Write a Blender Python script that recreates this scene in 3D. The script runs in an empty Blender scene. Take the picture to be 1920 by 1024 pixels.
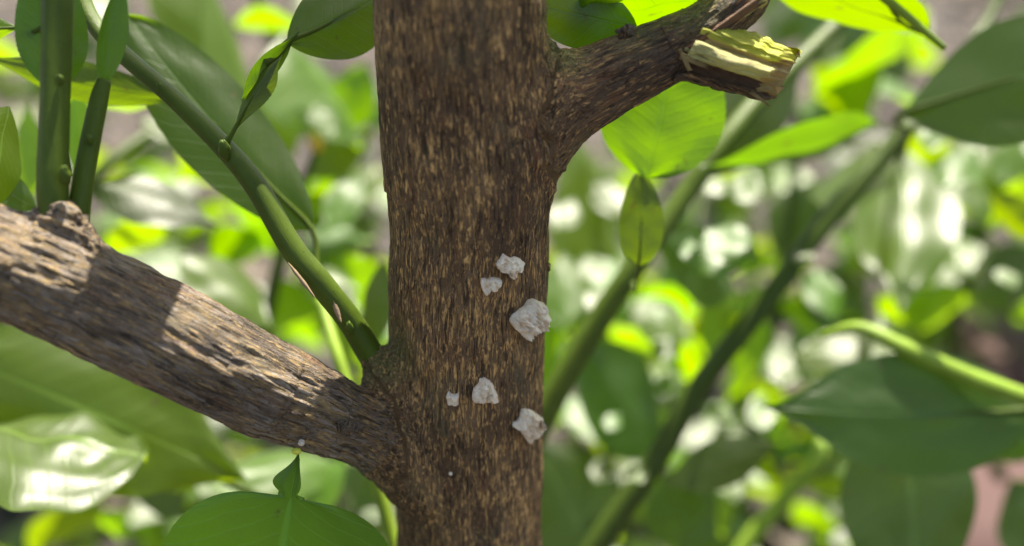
import bpy, math, random
import numpy as np
from mathutils import Vector, Matrix
from mathutils.bvhtree import BVHTree

random.seed(7); RNG = np.random.default_rng(7)
SC = bpy.context.scene
CM = 0.01                                   # everything below is written in centimetres

# ------------------------------------------------------------------ camera
PITCH = math.radians(25.0)
FPX = 2059.0                                # focal length in pixels of the 1920 px wide photograph
CAM = np.array([0.0, -20.0, 46.0])          # camera, cm; the soil is z = 0
AR = np.array([1.0, 0, 0])
AF = np.array([0, math.cos(PITCH), -math.sin(PITCH)])
AU = np.array([0, math.sin(PITCH), math.cos(PITCH)])
FOCUS = 21.0
cam = bpy.data.cameras.new('camera'); cam_o = bpy.data.objects.new('camera', cam)
SC.collection.objects.link(cam_o); SC.camera = cam_o
cam.sensor_width = 36; cam.lens = 36 * FPX / 1920
cam_o.location = CAM * CM
cam_o.rotation_euler = (math.radians(90) - PITCH, 0, 0)
cam.clip_start = 0.005; cam.clip_end = 200
cam.dof.use_dof = True; cam.dof.focus_distance = FOCUS * CM
cam.dof.aperture_fstop = 6.0; cam.dof.aperture_blades = 0

# ------------------------------------------------------------------ light
SUN = np.array([0.17, 0.40, 0.88]); SUN /= np.linalg.norm(SUN)
SC.world = bpy.data.worlds.new('World'); SC.world.use_nodes = True
wn = SC.world.node_tree; wn.nodes.clear()
sky = wn.nodes.new('ShaderNodeTexSky'); sky.sky_type = 'NISHITA'; sky.sun_disc = False
sky.sun_elevation = math.asin(SUN[2]); sky.sun_rotation = math.atan2(SUN[0], SUN[1])
sky.dust_density = 2.5; sky.ozone_density = 0.6; sky.air_density = 1.0
bg = wn.nodes.new('ShaderNodeBackground'); bg.inputs[1].default_value = 0.09
wo = wn.nodes.new('ShaderNodeOutputWorld')
wn.links.new(sky.outputs[0], bg.inputs[0]); wn.links.new(bg.outputs[0], wo.inputs[0])
sl = bpy.data.lights.new('sun', 'SUN'); sl.energy = 5.0; sl.angle = math.radians(0.5); sl.color = (1.0, 0.97, 0.94)
so = bpy.data.objects.new('sun', sl); SC.collection.objects.link(so)
so.rotation_euler = Vector(-SUN).to_track_quat('-Z', 'Y').to_euler(); so.location = (0.5, 1, 3)
SC.view_settings.view_transform = 'Standard'; SC.view_settings.look = 'None'
SC.view_settings.exposure = 1.4; SC.view_settings.gamma = 1.0
SC.view_settings.use_white_balance = True; SC.view_settings.white_balance_temperature = 7350; SC.view_settings.white_balance_tint = 6
SC.render.engine = 'CYCLES'; SC.cycles.use_denoising = True
SC.cycles.max_bounces = 8; SC.cycles.diffuse_bounces = 4; SC.cycles.transmission_bounces = 5
SC.cycles.sample_clamp_indirect = 4.0

# ------------------------------------------------------------------ helpers
def P(px, py, d):
    """point seen at pixel (px,py) of the photograph, d cm away along the view axis"""
    return CAM + d * AF + (px - 960) / FPX * d * AR + (512 - py) / FPX * d * AU

def unit(v):
    v = np.asarray(v, float); return v / max(1e-9, np.linalg.norm(v))

_perm = RNG.permutation(256); _perm = np.concatenate([_perm, _perm, _perm])
_g = RNG.normal(size=(256, 3)); _g /= np.linalg.norm(_g, axis=1)[:, None]
def noise(p):
    """vectorised gradient noise of points (n,3), about -1..1"""
    p = np.asarray(p, float); i = np.floor(p).astype(int); f = p - i; i &= 255
    u = f * f * f * (f * (f * 6 - 15) + 10); out = 0
    for dx in (0, 1):
        for dy in (0, 1):
            for dz in (0, 1):
                h = _perm[_perm[_perm[i[:, 0] + dx] + i[:, 1] + dy] + i[:, 2] + dz] & 255
                g = _g[h]
                d = g[:, 0] * (f[:, 0] - dx) + g[:, 1] * (f[:, 1] - dy) + g[:, 2] * (f[:, 2] - dz)
                w = (u[:, 0] if dx else 1 - u[:, 0]) * (u[:, 1] if dy else 1 - u[:, 1]) * (u[:, 2] if dz else 1 - u[:, 2])
                out = out + d * w
    return out * 1.7
def fbm(p, o=3):
    s, a = 0, 1.0
    for k in range(o): s = s + a * noise(p * 2 ** k + 17.3 * k); a *= .5
    return s / 1.6

WLOC = {}
def link(o, parent=None, loc=(0, 0, 0)):
    """link at world location loc (cm); a parent only translates"""
    loc = np.array(loc, float); SC.collection.objects.link(o); WLOC[o.name] = loc
    if parent is not None:
        o.parent = parent; loc = loc - WLOC[parent.name]
    o.location = loc * CM
    return o
def tag(o, label=None, cat=None, group=None, kind=None):
    for k, v in (('label', label), ('category', cat), ('group', group), ('kind', kind)):
        if v: o[k] = v
    return o
def thing(name, loc, label, cat, group=None):
    return tag(link(bpy.data.objects.new(name, None), None, loc), label, cat, group)
def mesh_obj(name, v, f, mat, parent=None, loc=(0, 0, 0), uv=None, smooth=True, attrs=None):
    """v in world cm; the object's origin goes to loc"""
    v = np.asarray(v, float); me = bpy.data.meshes.new(name)
    vv = ((v - np.array(loc)) * CM).tolist()
    me.from_pydata(vv, [], f if isinstance(f, list) else f.tolist())
    if uv is not None:
        l = me.uv_layers.new(name='UVMap'); idx = np.empty(len(me.loops), int); me.loops.foreach_get('vertex_index', idx)
        l.data.foreach_set('uv', np.asarray(uv, float)[idx].ravel())
    for n, a in (attrs or {}).items():
        t = me.attributes.new(n, 'FLOAT_VECTOR' if a.ndim == 2 else 'FLOAT', 'POINT')
        t.data.foreach_set('vector' if a.ndim == 2 else 'value', a.ravel())
    if smooth: me.polygons.foreach_set('use_smooth', [True] * len(me.polygons))
    for m in (mat if isinstance(mat, (list, tuple)) else [mat]): me.materials.append(m)
    me.update()
    return link(bpy.data.objects.new(name, me), parent, loc)

class NT:
    """small node-tree writer"""
    def __init__(s, name):
        s.m = bpy.data.materials.new(name); s.m.use_nodes = True; s.t = s.m.node_tree; s.t.nodes.clear()
        s.out = s.t.nodes.new('ShaderNodeOutputMaterial')
    def n(s, typ, ins=None, **kw):
        x = s.t.nodes.new('ShaderNode' + typ)
        for k, v in kw.items(): setattr(x, k, v)
        for k, v in (ins or {}).items(): s.set(x.inputs[k], v)
        return x
    def set(s, sock, v):
        if isinstance(v, bpy.types.NodeSocket): s.t.links.new(v, sock)
        elif isinstance(v, bpy.types.Node): s.t.links.new(v.outputs[0], sock)
        elif isinstance(v, (tuple, list)) and len(v) == 3 and sock.type == 'RGBA': sock.default_value = (*v, 1)
        else: sock.default_value = v
    def math(s, op, a, b=0.0, c=0.0): return s.n('Math', {0: a, 1: b, 2: c}, operation=op).outputs[0]
    def ramp(s, f, lo, hi): return s.n('MapRange', {0: f, 1: lo, 2: hi, 3: 0.0, 4: 1.0}, interpolation_type='SMOOTHSTEP').outputs[0]
    def mix(s, f, a, b):
        x = s.n('Mix', data_type='RGBA'); s.set(x.inputs[0], f); s.set(x.inputs[6], a); s.set(x.inputs[7], b); return x.outputs[2]
    def scale(s, v, sc, add=(0, 0, 0)):
        x = s.n('VectorMath', {0: v, 1: tuple(sc), 2: tuple(add)}, operation='MULTIPLY_ADD'); return x.outputs[0]
    def noise(s, v, sc, detail=3, rough=.55, dist=0.0): return s.n('TexNoise', {'Vector': v, 'Scale': sc, 'Detail': detail, 'Roughness': rough, 'Distortion': dist}).outputs[0]
    def bump(s, h, strength, dist, nrm=None):
        b = s.n('Bump', {'Strength': strength, 'Distance': dist, 'Height': h})
        if nrm is not None: s.set(b.inputs['Normal'], nrm)
        return b.outputs[0]
    def done(s, sh): s.t.links.new(sh if isinstance(sh, bpy.types.NodeSocket) else sh.outputs[0], s.out.inputs[0]); return s.m

# ------------------------------------------------------------------ materials
TB = ((.84, .50, .20), (.105, .058, .030), (.22, .135, .075))          # tan, dark and middle tone of the trunk's bark
def bark_material(name, tan, dark, grey, tan_amount=0.0, stretch=.27, warm=(0.26, 0.105, 0.045)):
    t = NT(name)
    jn = t.n('Attribute', attribute_name='junction', attribute_type='GEOMETRY').outputs['Fac']
    tan, tanb = t.mix(jn, tan, TB[0]), t.mix(jn, tuple(x * .62 for x in tan), tuple(x * .62 for x in TB[0])); dark = t.mix(jn, dark, TB[1]); grey_l = t.mix(jn, tuple(min(1, x * 2.2) for x in grey), tuple(min(1, x * 2.2) for x in TB[2])); grey = t.mix(jn, grey, TB[2])
    q = t.n('Attribute', attribute_name='grain', attribute_type='GEOMETRY').outputs['Vector']      # cm; z runs along the limb
    rel = t.n('Attribute', attribute_name='relief', attribute_type='GEOMETRY').outputs['Fac']
    moss = t.n('Attribute', attribute_name='moss', attribute_type='GEOMETRY').outputs['Fac']
    qs = t.scale(q, (1, 1, stretch))
    warp = t.n('TexNoise', {'Vector': qs, 'Scale': 9.0, 'Detail': 2.0}).outputs['Color']
    qw = t.n('VectorMath', {0: warp, 1: (.10, .10, .10), 2: qs}, operation='MULTIPLY_ADD').outputs[0]
    dash = t.noise(qw, 20.0, 3.5, .70)
    thin = t.noise(t.scale(qw, (1, 1, .8)), 26.0, 2, .6)
    big = t.noise(t.scale(q, (.9, .9, .45)), 1.3, 3, .6)
    fine = t.noise(t.scale(q, (1, 1, .6)), 55.0, 3, .65)
    lo = t.math('MULTIPLY_ADD', big, -.34, .705 - tan_amount)
    m = t.n('MapRange', {0: dash, 1: lo, 2: t.math('ADD', lo, .055), 3: 0.0, 4: 1.0}).outputs[0]
    m2 = t.math('MULTIPLY', t.ramp(thin, .54, .64), .85)
    mask = t.math('MAXIMUM', m, m2)
    mask = t.math('MULTIPLY', mask, t.ramp(t.math('ADD', rel, t.math('MULTIPLY', fine, .7)), .15, .75))
    c = t.mix(t.ramp(big, .38, .62), dark, grey)
    c = t.mix(t.math('MULTIPLY', t.ramp(t.noise(qs, 5.0, 3), .55, .72), .6), c, warm)
    c = t.mix(t.math('MULTIPLY', t.ramp(fine, .45, .75), .35), c, grey_l)
    tan2 = t.mix(t.ramp(t.noise(q, 7.0, 2), .35, .65), tan, tanb)
    c = t.mix(mask, c, tan2)
    # black cracks between the ridges
    crack = t.ramp(t.noise(t.scale(qw, (1, 1, .6)), 17.0, 3, .7),   .46, .37)
    c = t.mix(t.math('MULTIPLY', crack, .75), c, (0.018, 0.012, 0.009))
    gm = t.math('MULTIPLY', moss, t.ramp(t.noise(q, 14.0, 4, .7), .33, .52))
    stain = t.noise(t.scale(q, (1, 1, .30)), .9, 4, .65)
    c = t.mix(t.math('MULTIPLY', t.ramp(stain, .54, .66), .38), c, (.050, .029, .017))
    c = t.mix(t.math('MULTIPLY', t.ramp(t.noise(t.scale(q, (1, 1, .5)), .75, 4, .7), .56, .70), .38), c, (.16, .15, .085))
    mossc = t.mix(t.ramp(t.noise(q, 40.0, 2), .4, .6), (.07, .09, .02), (.34, .36, .12))
    c = t.mix(t.math('MULTIPLY', gm, .85), c, mossc)
    h = t.math('MULTIPLY_ADD', mask, .9, t.math('MULTIPLY', fine, .8))
    h = t.math('MULTIPLY_ADD', crack, -.8, h)
    h = t.math('MULTIPLY_ADD', dash, 1.2, h)
    nb = t.bump(h, 1.0, .00052)
    b = t.n('BsdfPrincipled', {'Base Color': c, 'Roughness': t.math('MULTIPLY_ADD', fine, .3, .45), 'Normal': nb, 'Specular IOR Level': .4})
    return t.done(b)

M_TRUNK = bark_material('trunk_bark', (.84, .50, .20), (.105, .058, .030), (.22, .135, .075), .018, .19)
M_BRANCH = bark_material('branch_bark', (.47, .32, .15), (.095, .070, .052), (.34, .28, .23), .02, .13)
M_SNAP = bark_material('snapped_bark', (.56, .33, .14), (.080, .050, .032), (.15, .10, .066), -.005, .17)

def leaf_material(name, top, under, trans, rough=.37, veins=.35, tmix=.5):
    t = NT(name)
    uv = t.n('UVMap', uv_map='UVMap').outputs[0]
    sx = t.n('SeparateXYZ', {0: uv}); u, v = sx.outputs[0], sx.outputs[1]
    au = t.math('ABSOLUTE', t.math('MULTIPLY_ADD', u, 2, -1))
    obj = t.n('TexCoord').outputs['Object']
    oi = t.n('ObjectInfo').outputs['Random']
    n1 = t.noise(obj, 60.0, 3); n2 = t.noise(obj, 900.0, 3)
    mid = t.ramp(au, .055, .015)
    ph = t.math('MULTIPLY_ADD', au, -2.6, t.math('MULTIPLY', v, 13.0))
    ph = t.math('MULTIPLY_ADD', n1, 1.1, ph)
    vein = t.ramp(t.math('ABSOLUTE', t.math('SUBTRACT', t.math('FRACT', ph), .5)), .10, .02)
    vm = t.math('MAXIMUM', mid, t.math('MULTIPLY', vein, veins))
    hsv = lambda c, k: t.n('HueSaturation', {'Hue': t.math('MULTIPLY_ADD', oi, .035, .482), 'Saturation': 1.0,
                           'Value': t.math('MULTIPLY_ADD', oi, k, 1 - k * .5), 'Color': c}).outputs[0]
    ctop = t.mix(vm, t.mix(n1, top, tuple(x * .72 for x in top)), tuple(min(1, x * 2.0 + .02) for x in top))
    cund = t.mix(vm, under, tuple(min(1, x * 1.3 + .02) for x in under))
    back = t.n('NewGeometry').outputs['Backfacing']
    col = hsv(t.mix(back, ctop, cund), .5)
    tr = hsv(t.mix(t.math('MULTIPLY', vm, .55), t.mix(n1, trans, tuple(x * .8 for x in trans)), tuple(x * .7 for x in trans)), .35)
    spot = t.math('MULTIPLY', t.ramp(t.noise(obj, 260.0, 2), .68, .74), .6)
    col = t.mix(spot, col, (.12, .11, .03)); tr = t.mix(spot, tr, (.10, .08, .01))
    glands = t.n('TexVoronoi', {'Vector': obj, 'Scale': 1100.0}).outputs['Distance']
    nb = t.bump(t.math('ADD', t.math('MULTIPLY', vm, -1.5), t.math('MULTIPLY_ADD', glands, .25, t.math('MULTIPLY', n2, .5))), .45, .00018)
    df = t.n('BsdfDiffuse', {'Color': col, 'Normal': nb})
    tb = t.n('BsdfTranslucent', {'Color': tr, 'Normal': nb})
    body = t.n('MixShader', {0: tmix, 1: df, 2: tb})
    gl = t.n('BsdfGlossy', {'Color': (1, 1, 1), 'Roughness': t.math('MULTIPLY_ADD', n1, .14, rough - .07), 'Normal': nb})
    fr = t.n('LayerWeight', {'Blend': .5, 'Normal': nb}).outputs['Facing']
    fz = t.math('MULTIPLY_ADD', t.math('POWER', fr, 4.0), .13, t.n('Mix', {0: back, 2: .038, 3: .008}).outputs[0])
    mx = t.n('MixShader', {0: fz, 1: body, 2: gl})
    return t.done(mx)
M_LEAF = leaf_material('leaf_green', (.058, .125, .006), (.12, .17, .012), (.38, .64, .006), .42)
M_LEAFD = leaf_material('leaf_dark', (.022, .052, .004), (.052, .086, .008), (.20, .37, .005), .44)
M_LEAFY = leaf_material('leaf_young', (.13, .25, .011), (.19, .28, .015), (.42, .66, .006), .44)
M_LEAFM = leaf_material('leaf_backlit', (.045, .125, .008), (.10, .17, .015), (.27, .50, .004), .40)
LM = {'m': M_LEAFM, 'n': M_LEAF, 'd': M_LEAFD, 'y': M_LEAFY}

def stem_material(name, c1, c2, trans=.12):
    t = NT(name)
    obj = t.n('TexCoord').outputs['Object']
    uv = t.n('UVMap', uv_map='UVMap').outputs[0]
    st = t.noise(t.scale(uv, (14, 1.2, 1)), 3.0, 3)
    n1 = t.noise(obj, 120.0, 4); sp = t.noise(obj, 1300.0, 2)
    c = t.mix(st, c1, c2)
    c = t.mix(t.math('MULTIPLY', t.ramp(n1, .35, .7), .35), c, tuple(x * .45 for x in c1))
    c = t.mix(t.ramp(sp, .70, .76), c, (.03, .03, .015))
    nb = t.bump(t.math('ADD', st, t.math('MULTIPLY', sp, .3)), .4, .0003)
    pr = t.n('BsdfPrincipled', {'Base Color': c, 'Roughness': .42, 'Specular IOR Level': .22, 'Normal': nb, 'Subsurface Weight': trans, 'Subsurface Radius': (.002, .003, .0005)})
    return t.done(pr)
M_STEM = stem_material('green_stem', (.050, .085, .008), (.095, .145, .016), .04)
M_STEMD = stem_material('dark_stem', (.040, .068, .008), (.070, .110, .015), .04)  # darker green for the background stems
M_STEMY = stem_material('young_stem', (.20, .32, .035), (.27, .40, .05))

t = NT('corky_scar')
n = t.noise(t.n('TexCoord').outputs['Object'], 700.0, 4, .7)
M_SCAR = t.done(t.n('BsdfPrincipled', {'Base Color': t.mix(n, (.16, .10, .05), (.36, .27, .17)), 'Roughness': .8, 'Normal': t.bump(n, .6, .0003)}))

t = NT('bracket_fungus')
o_ = t.n('TexCoord').outputs['Object']
n = t.noise(o_, 500.0, 5, .65); n2 = t.noise(o_, 2600.0, 3, .7)
c = t.mix(t.ramp(n, .35, .68), (.78, .62, .46), (.96, .87, .72))
c = t.mix(t.math('MULTIPLY', t.ramp(n2, .55, .7), .5), c, (.70, .54, .42))
M_FUNGUS = t.done(t.n('BsdfPrincipled', {'Base Color': c, 'Roughness': .85, 'Normal': t.bump(t.math('ADD', n, t.math('MULTIPLY', n2, .5)), .9, .0004),
                   'Subsurface Weight': .15, 'Subsurface Radius': (.001, .0008, .0005)}))

def wood_material(name, c1, c2, c3, tr):
    t = NT(name)
    uv = t.n('UVMap', uv_map='UVMap').outputs[0]; ob = t.n('TexCoord').outputs['Object']
    f = t.noise(t.scale(uv, (30, 2.2, 1)), 2.0, 4, .65); n = t.noise(ob, 400.0, 4)
    c = t.mix(t.ramp(f, .35, .65), c1, c2); c = t.mix(t.math('MULTIPLY', t.ramp(n, .5, .7), .55), c, c3)
    nb = t.bump(t.math('ADD', f, t.math('MULTIPLY', n, .3)), .9, .0006)
    pr = t.n('BsdfPrincipled', {'Base Color': c, 'Roughness': .6, 'Normal': nb})
    return t.done(t.n('MixShader', {0: tr, 1: pr, 2: t.n('BsdfTranslucent', {'Color': c2})}))
M_WOODY = wood_material('fresh_backlit_wood', (.56, .58, .06), (.74, .76, .12), (.42, .38, .12), .4)  # sun shining through the fresh wood is put into this bright yellow
M_WOODP = wood_material('pale_split_wood', (.56, .50, .18), (.72, .68, .28), (.36, .25, .10), .3)
M_WOODT = wood_material('torn_inner_bark', (.48, .33, .13), (.62, .47, .20), (.26, .14, .06), .2)

M_RED = wood_material('reddish_bark_edge', (.20, .095, .05), (.33, .18, .09), (.12, .06, .03), .0)
M_CAV = wood_material('dark_hollow', (.10, .052, .030), (.17, .090, .050), (.06, .03, .018), .0)  # dark brown used only in the hollow of the break

t = NT('garden_soil')
ob = t.n('TexCoord').outputs['Object']
n1 = t.noise(ob, 9.0, 5, .6); n2 = t.noise(ob, 60.0, 5, .7)
c = t.mix(t.ramp(n1, .35, .65), (.030, .025, .022), (.080, .066, .060)); c = t.mix(t.ramp(n2, .5, .75), c, (.15, .125, .11))
M_SOIL = t.done(t.n('BsdfPrincipled', {'Base Color': c, 'Roughness': .95, 'Normal': t.bump(t.math('ADD', n1, n2), 1.0, .01)}))
def plain(name, c1, c2, sc=150.0, rough=.85):
    t = NT(name); n = t.noise(t.n('TexCoord').outputs['Object'], sc, 4, .65)
    oi = t.n('ObjectInfo').outputs['Random']
    c = t.mix(t.math('MULTIPLY_ADD', oi, .3, n), c1, c2)
    return t.done(t.n('BsdfPrincipled', {'Base Color': c, 'Roughness': rough, 'Normal': t.bump(n, .6, .001)}))
M_BRICK = plain('red_brick', (.060, .026, .024), (.090, .046, .044), 60.0)
M_LITTER = plain('dry_litter', (.08, .06, .048), (.20, .165, .14))
M_BUD = plain('cork_nub', (.50, .42, .33), (.75, .66, .56), 900.0)
M_NODE = plain('joint_yellow', (.55, .58, .05), (.70, .72, .10), 500.0, .5)
M_ORANGE = plain('yellowing_tip', (.62, .36, .04), (.78, .52, .08), 300.0, .5)

# ------------------------------------------------------------------ setting: soil
def soil():
    n = 150; g = np.linspace(-1, 1, n); x, y = np.meshgrid(g, g); s = np.sign
    X = s(x) * (abs(x) ** 2.4) * 6000; Y = s(y) * (abs(y) ** 2.4) * 6000 + 60
    p = np.stack([X.ravel(), Y.ravel(), np.zeros(n * n)], 1)
    d = np.hypot(p[:, 0], p[:, 1] - 60)
    p[:, 2] = (fbm(p * np.array([.05, .05, 0]), 4) * 1.6 + fbm(p * np.array([.3, .3, 0]) + 5, 2) * .6) * np.clip(1.2 - d / 900, 0.15, 1) - 1.0
    i = np.arange(n * n).reshape(n, n)
    f = np.stack([i[:-1, :-1], i[:-1, 1:], i[1:, 1:], i[1:, :-1]], -1).reshape(-1, 4)
    tag(mesh_obj('ground', p, f, M_SOIL), kind='structure')
soil()

# ------------------------------------------------------------------ the woody limbs: one field, meshed, then split into trunk and branches
def vdepth(py):                      # depth of the upright trunk axis at picture height py
    k = (512 - py) / FPX; c, s_ = math.cos(PITCH), math.sin(PITCH)
    s = k * 22.2 / (c + k * s_); return 22.2 - s * s_
TR = [(856, -160, 1.52), (862, 0, 1.56), (863, 110, 1.56), (868, 230, 1.56), (880, 350, 1.57), (879, 430, 1.57), (876, 560, 1.59), (876, 720, 1.60), (879, 880, 1.62), (880, 1024, 1.64), (882, 1200, 1.68)]
LIMBS = [
    [(P(x, y, vdepth(y)), r) for x, y, r in TR],
    [(P(x, y, d), r) for x, y, d, r in [(-230, 395, 18.6, .84), (0, 490, 19.3, .89), (150, 555, 19.8, .93), (300, 625, 20.2, .955), (400, 678, 20.5, .94), (500, 727, 20.95, .90), (600, 772, 21.6, .78), (690, 808, 22.4, .68), (780, 832, 23.5, .62), (850, 842, 24.3, .6)]],
    [(P(x, y, d), r) for x, y, d, r in [(890, 330, 21.2, .9), (975, 255, 21.0, .84), (1060, 187, 20.9, .80), (1150, 142, 20.8, .70), (1240, 100, 20.7, .64), (1300, 70, 20.6, .55), (1360, 28, 20.5, .47), (1392, 2, 20.45, .44), (1412, -25, 20.4, .38)]],
    [(P(x, y, d), r) for x, y, d, r in [(790, 800, 23.2, .5), (735, 712, 22.4, .42), (700, 672, 22.2, .30)]],
    [(P(x, y, d), r) for x, y, d, r in [(125, 510, 19.6, .55), (118, 455, 19.5, .50), (112, 418, 19.4, .40)]],
    [(P(x, y, d), r) for x, y, d, r in [(735, 835, 22.6, .62), (790, 880, 23.3, .85)]],
]
def limb_eval(p, limb):
    """signed distance and along/around coordinates of points p for one tapered limb"""
    best = np.full(len(p), 1e9); q = np.zeros((len(p), 3)); along = 0.0
    for (a, ra), (b, rb) in zip(limb[:-1], limb[1:]):
        ab = b - a; L = np.linalg.norm(ab); z = ab / L
        xx = unit(np.cross(z, np.array([0, 1, 0.001]))); yy = np.cross(z, xx)
        t = np.clip((p - a) @ ab / L ** 2, 0, 1); off = p - (a + t[:, None] * ab)
        d = np.linalg.norm(off, axis=1) - (ra + t * (rb - ra))
        m = d < best; best[m] = d[m]
        q[m] = np.stack([off[m] @ xx, off[m] @ yy, along + t[m] * L], 1); along += L
    return best, q
def field(p):
    D = [limb_eval(p, l)[0] for l in LIMBS]
    def smin(a, b, k):
        h = np.clip(.5 + .5 * (b - a) / k, 0, 1); return b + (a - b) * h - k * h * (1 - h)
    r = smin(D[0], D[1], 1.05); r = smin(r, D[2], .95); return smin(smin(smin(r, D[5], .6), D[3], .35), D[4], .4)

def limb_mesh():
    h = .085
    allp = np.array([c for l in LIMBS for c, r in l]); lo = allp.min(0) - 2.2; hi = allp.max(0) + 2.2
    N = np.ceil((hi - lo) / h).astype(int) + 1
    ax = [lo[k] + h * np.arange(N[k]) for k in range(3)]
    S = np.full(tuple(N), 5.0, np.float32)
    # coarse pass finds the blocks worth evaluating
    B = 8; nb = -(-N // B)
    cx = np.stack(np.meshgrid(*[lo[k] + h * B * (np.arange(nb[k]) + .5) for k in range(3)], indexing='ij'), -1).reshape(-1, 3)
    near = abs(field(cx)) < h * B * 1.1
    for bi in np.argwhere(near.reshape(tuple(nb))):
        s = [slice(b * B, min(b * B + B, N[k])) for k, b in enumerate(bi)]
        g = np.stack(np.meshgrid(*[ax[k][s[k]] for k in range(3)], indexing='ij'), -1)
        S[tuple(s)] = field(g.reshape(-1, 3)).reshape(g.shape[:3])
    for bi in np.argwhere((~near & (field(cx) < 0)).reshape(tuple(nb))):
        S[tuple(slice(b * B, b * B + B) for b in bi)] = -5
    ins = S < 0
    c = np.zeros(tuple(N - 1), np.int8)
    for dx in (0, 1):
        for dy in (0, 1):
            for dz in (0, 1):
                c += ins[dx:N[0] - 1 + dx, dy:N[1] - 1 + dy, dz:N[2] - 1 + dz]
    cells = np.argwhere((c > 0) & (c < 8)); vid = np.full(tuple(N - 1), -1); vid[tuple(cells.T)] = np.arange(len(cells))
    acc = np.zeros((len(cells), 3)); cnt = np.zeros(len(cells))
    cor = np.array([[x, y, z] for x in (0, 1) for y in (0, 1) for z in (0, 1)])
    for a in range(8):
        for b in range(a + 1, 8):
            if abs(cor[a] - cor[b]).sum() != 1: continue
            sa = S[tuple((cells + cor[a]).T)]; sb = S[tuple((cells + cor[b]).T)]
            m = (sa < 0) != (sb < 0); t = sa[m] / (sa[m] - sb[m])
            acc[m] += cor[a] + t[:, None] * (cor[b] - cor[a]); cnt[m] += 1
    V = lo + h * (cells + acc / cnt[:, None])
    F = []
    for k in range(3):
        e = [0, 0, 0]; e[k] = 1; o1, o2 = [(1, 2), (2, 0), (0, 1)][k]
        sl0 = [slice(1, N[j] - 1) for j in range(3)]; sl0[k] = slice(0, N[k] - 1)
        sl1 = list(sl0); sl1[k] = slice(1, N[k])
        A, Bm = ins[tuple(sl0)], ins[tuple(sl1)]
        idx = np.argwhere(A != Bm); off = np.array([1, 1, 1]); off[k] = 0
        sgn = A[tuple(idx.T)]; idx = idx + off
        d1 = np.zeros(3, int); d1[o1] = 1; d2 = np.zeros(3, int); d2[o2] = 1
        g = lambda w: vid[tuple(w.T)]
        q = np.stack([g(idx - d1 - d2), g(idx - d2), g(idx), g(idx - d1)], 1)
        q[~sgn] = q[~sgn][:, ::-1]; F.append(q)
    F = np.concatenate(F); F = F[(F >= 0).all(1)]
    me = bpy.data.meshes.new('limb_field'); me.from_pydata(V.tolist(), [], F.tolist())
    ob = bpy.data.objects.new('limb_field', me); SC.collection.objects.link(ob)
    md = ob.modifiers.new('s', 'SUBSURF'); md.levels = 2
    dg = bpy.context.evaluated_depsgraph_get(); em = bpy.data.meshes.new_from_object(ob.evaluated_get(dg))
    bpy.data.objects.remove(ob); bpy.data.meshes.remove(me)
    n = len(em.vertices); V = np.empty(n * 3, np.float32); em.vertices.foreach_get('co', V); V = V.reshape(-1, 3).astype(float)
    Nn = np.empty(n * 3, np.float32); em.vertices.foreach_get('normal', Nn); Nn = Nn.reshape(-1, 3).astype(float)
    Fq = np.empty(len(em.loops), np.int32); em.loops.foreach_get('vertex_index', Fq); Fq = Fq.reshape(-1, 4)
    bpy.data.meshes.remove(em)
    return V, Nn, Fq

V, NRM, FQ = limb_mesh()
ev = [limb_eval(V, l) for l in LIMBS]
D = np.stack([e[0] for e in ev], 1)
W = np.exp(-np.clip(D - D.min(1)[:, None], 0, 4) / .16); W /= W.sum(1)[:, None]
rag_ = (noise(V * 1.6) * .16 + noise(V * 4.5) * .10)[:, None]; DQ = D[:, :3] + np.array([0, .10, .04]) + rag_ * np.array([0, 1, -1]); WQ = np.exp(-np.clip(DQ - DQ.min(1)[:, None], 0, 4) / .012); WQ /= WQ.sum(1)[:, None]
Q = sum(WQ[:, k:k + 1] * (ev[k][1] + np.array([3.7 * k, 1.3 * k, 5.1 * k])) for k in range(3))
MOSS_AT = [(P(1050, 95, 20.3), .55, 1.0), (P(1075, 105, 20.3), .4, .5), (P(1020, 30, 20), .6, .5), (P(715, 665, 21.6), .7, 1.0), (P(700, 700, 21.3), .5, .8), (P(700, 670, 22.2), .6, 1.0), (P(1180, 70, 20.3), .5, .35), (P(1300, 10, 20.2), .6, .6)]
moss = np.zeros(len(V))
for c_, r_, a_ in MOSS_AT: moss = np.maximum(moss, a_ * np.clip(1.3 - np.linalg.norm(V - c_, axis=1) / r_, 0, 1))
kk = [W[:, 0] + W[:, 3] + W[:, 5], W[:, 1] + W[:, 4], W[:, 2]]
joint = 4 * np.clip(1 - np.max(kk, axis=0), 0, 1)
hgt = np.zeros(len(V)); relief = np.zeros(len(V)); chips = np.zeros(len(V))
for k in range(3):                                          # each limb keeps its own grain; only the heights blend at the joints
    on = kk[k] > .002; Qk = ev[k][1][on] + np.array([3.7 * k, 1.3 * k, 5.1 * k]); w = kk[k][on]
    warpv = np.stack([noise(Qk * np.array([2.5, 2.5, .4]) + 9), noise(Qk * np.array([2.5, 2.5, .4]) + 31), 0 * w], 1) * .10
    qs = Qk * np.array([1, 1, .16]) + warpv
    ridge = 1 - abs(fbm(qs * 5.2, 2)) * 2.2                 # long ribs
    plates = noise(qs * np.array([11, 11, 13])); pits = noise(qs * np.array([21, 21, 26]) + 4)
    h_ = .012 * ridge + .017 * plates + .012 * pits
    if k == 1: h_ = h_ + .036 * (1 - abs(noise(Qk * np.array([3.1, 3.1, .42]) + 8 + warpv * 2)) * 2.4) + .020 * (1 - 2 * abs(noise(Qk * np.array([7.5, 7.5, .8]) + 3))) + .010 * plates
    if k == 2: h_ = h_ + .012 * ridge
    h_ = h_ + .10 * np.clip(noise(qs * np.array([6, 6, 7]) + 40) - .55, 0, 1)      # lifted bark chips
    hgt[on] += w * h_; relief[on] += w * np.clip(.3 + .45 * plates + .25 * ridge, 0, 1.2)
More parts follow.
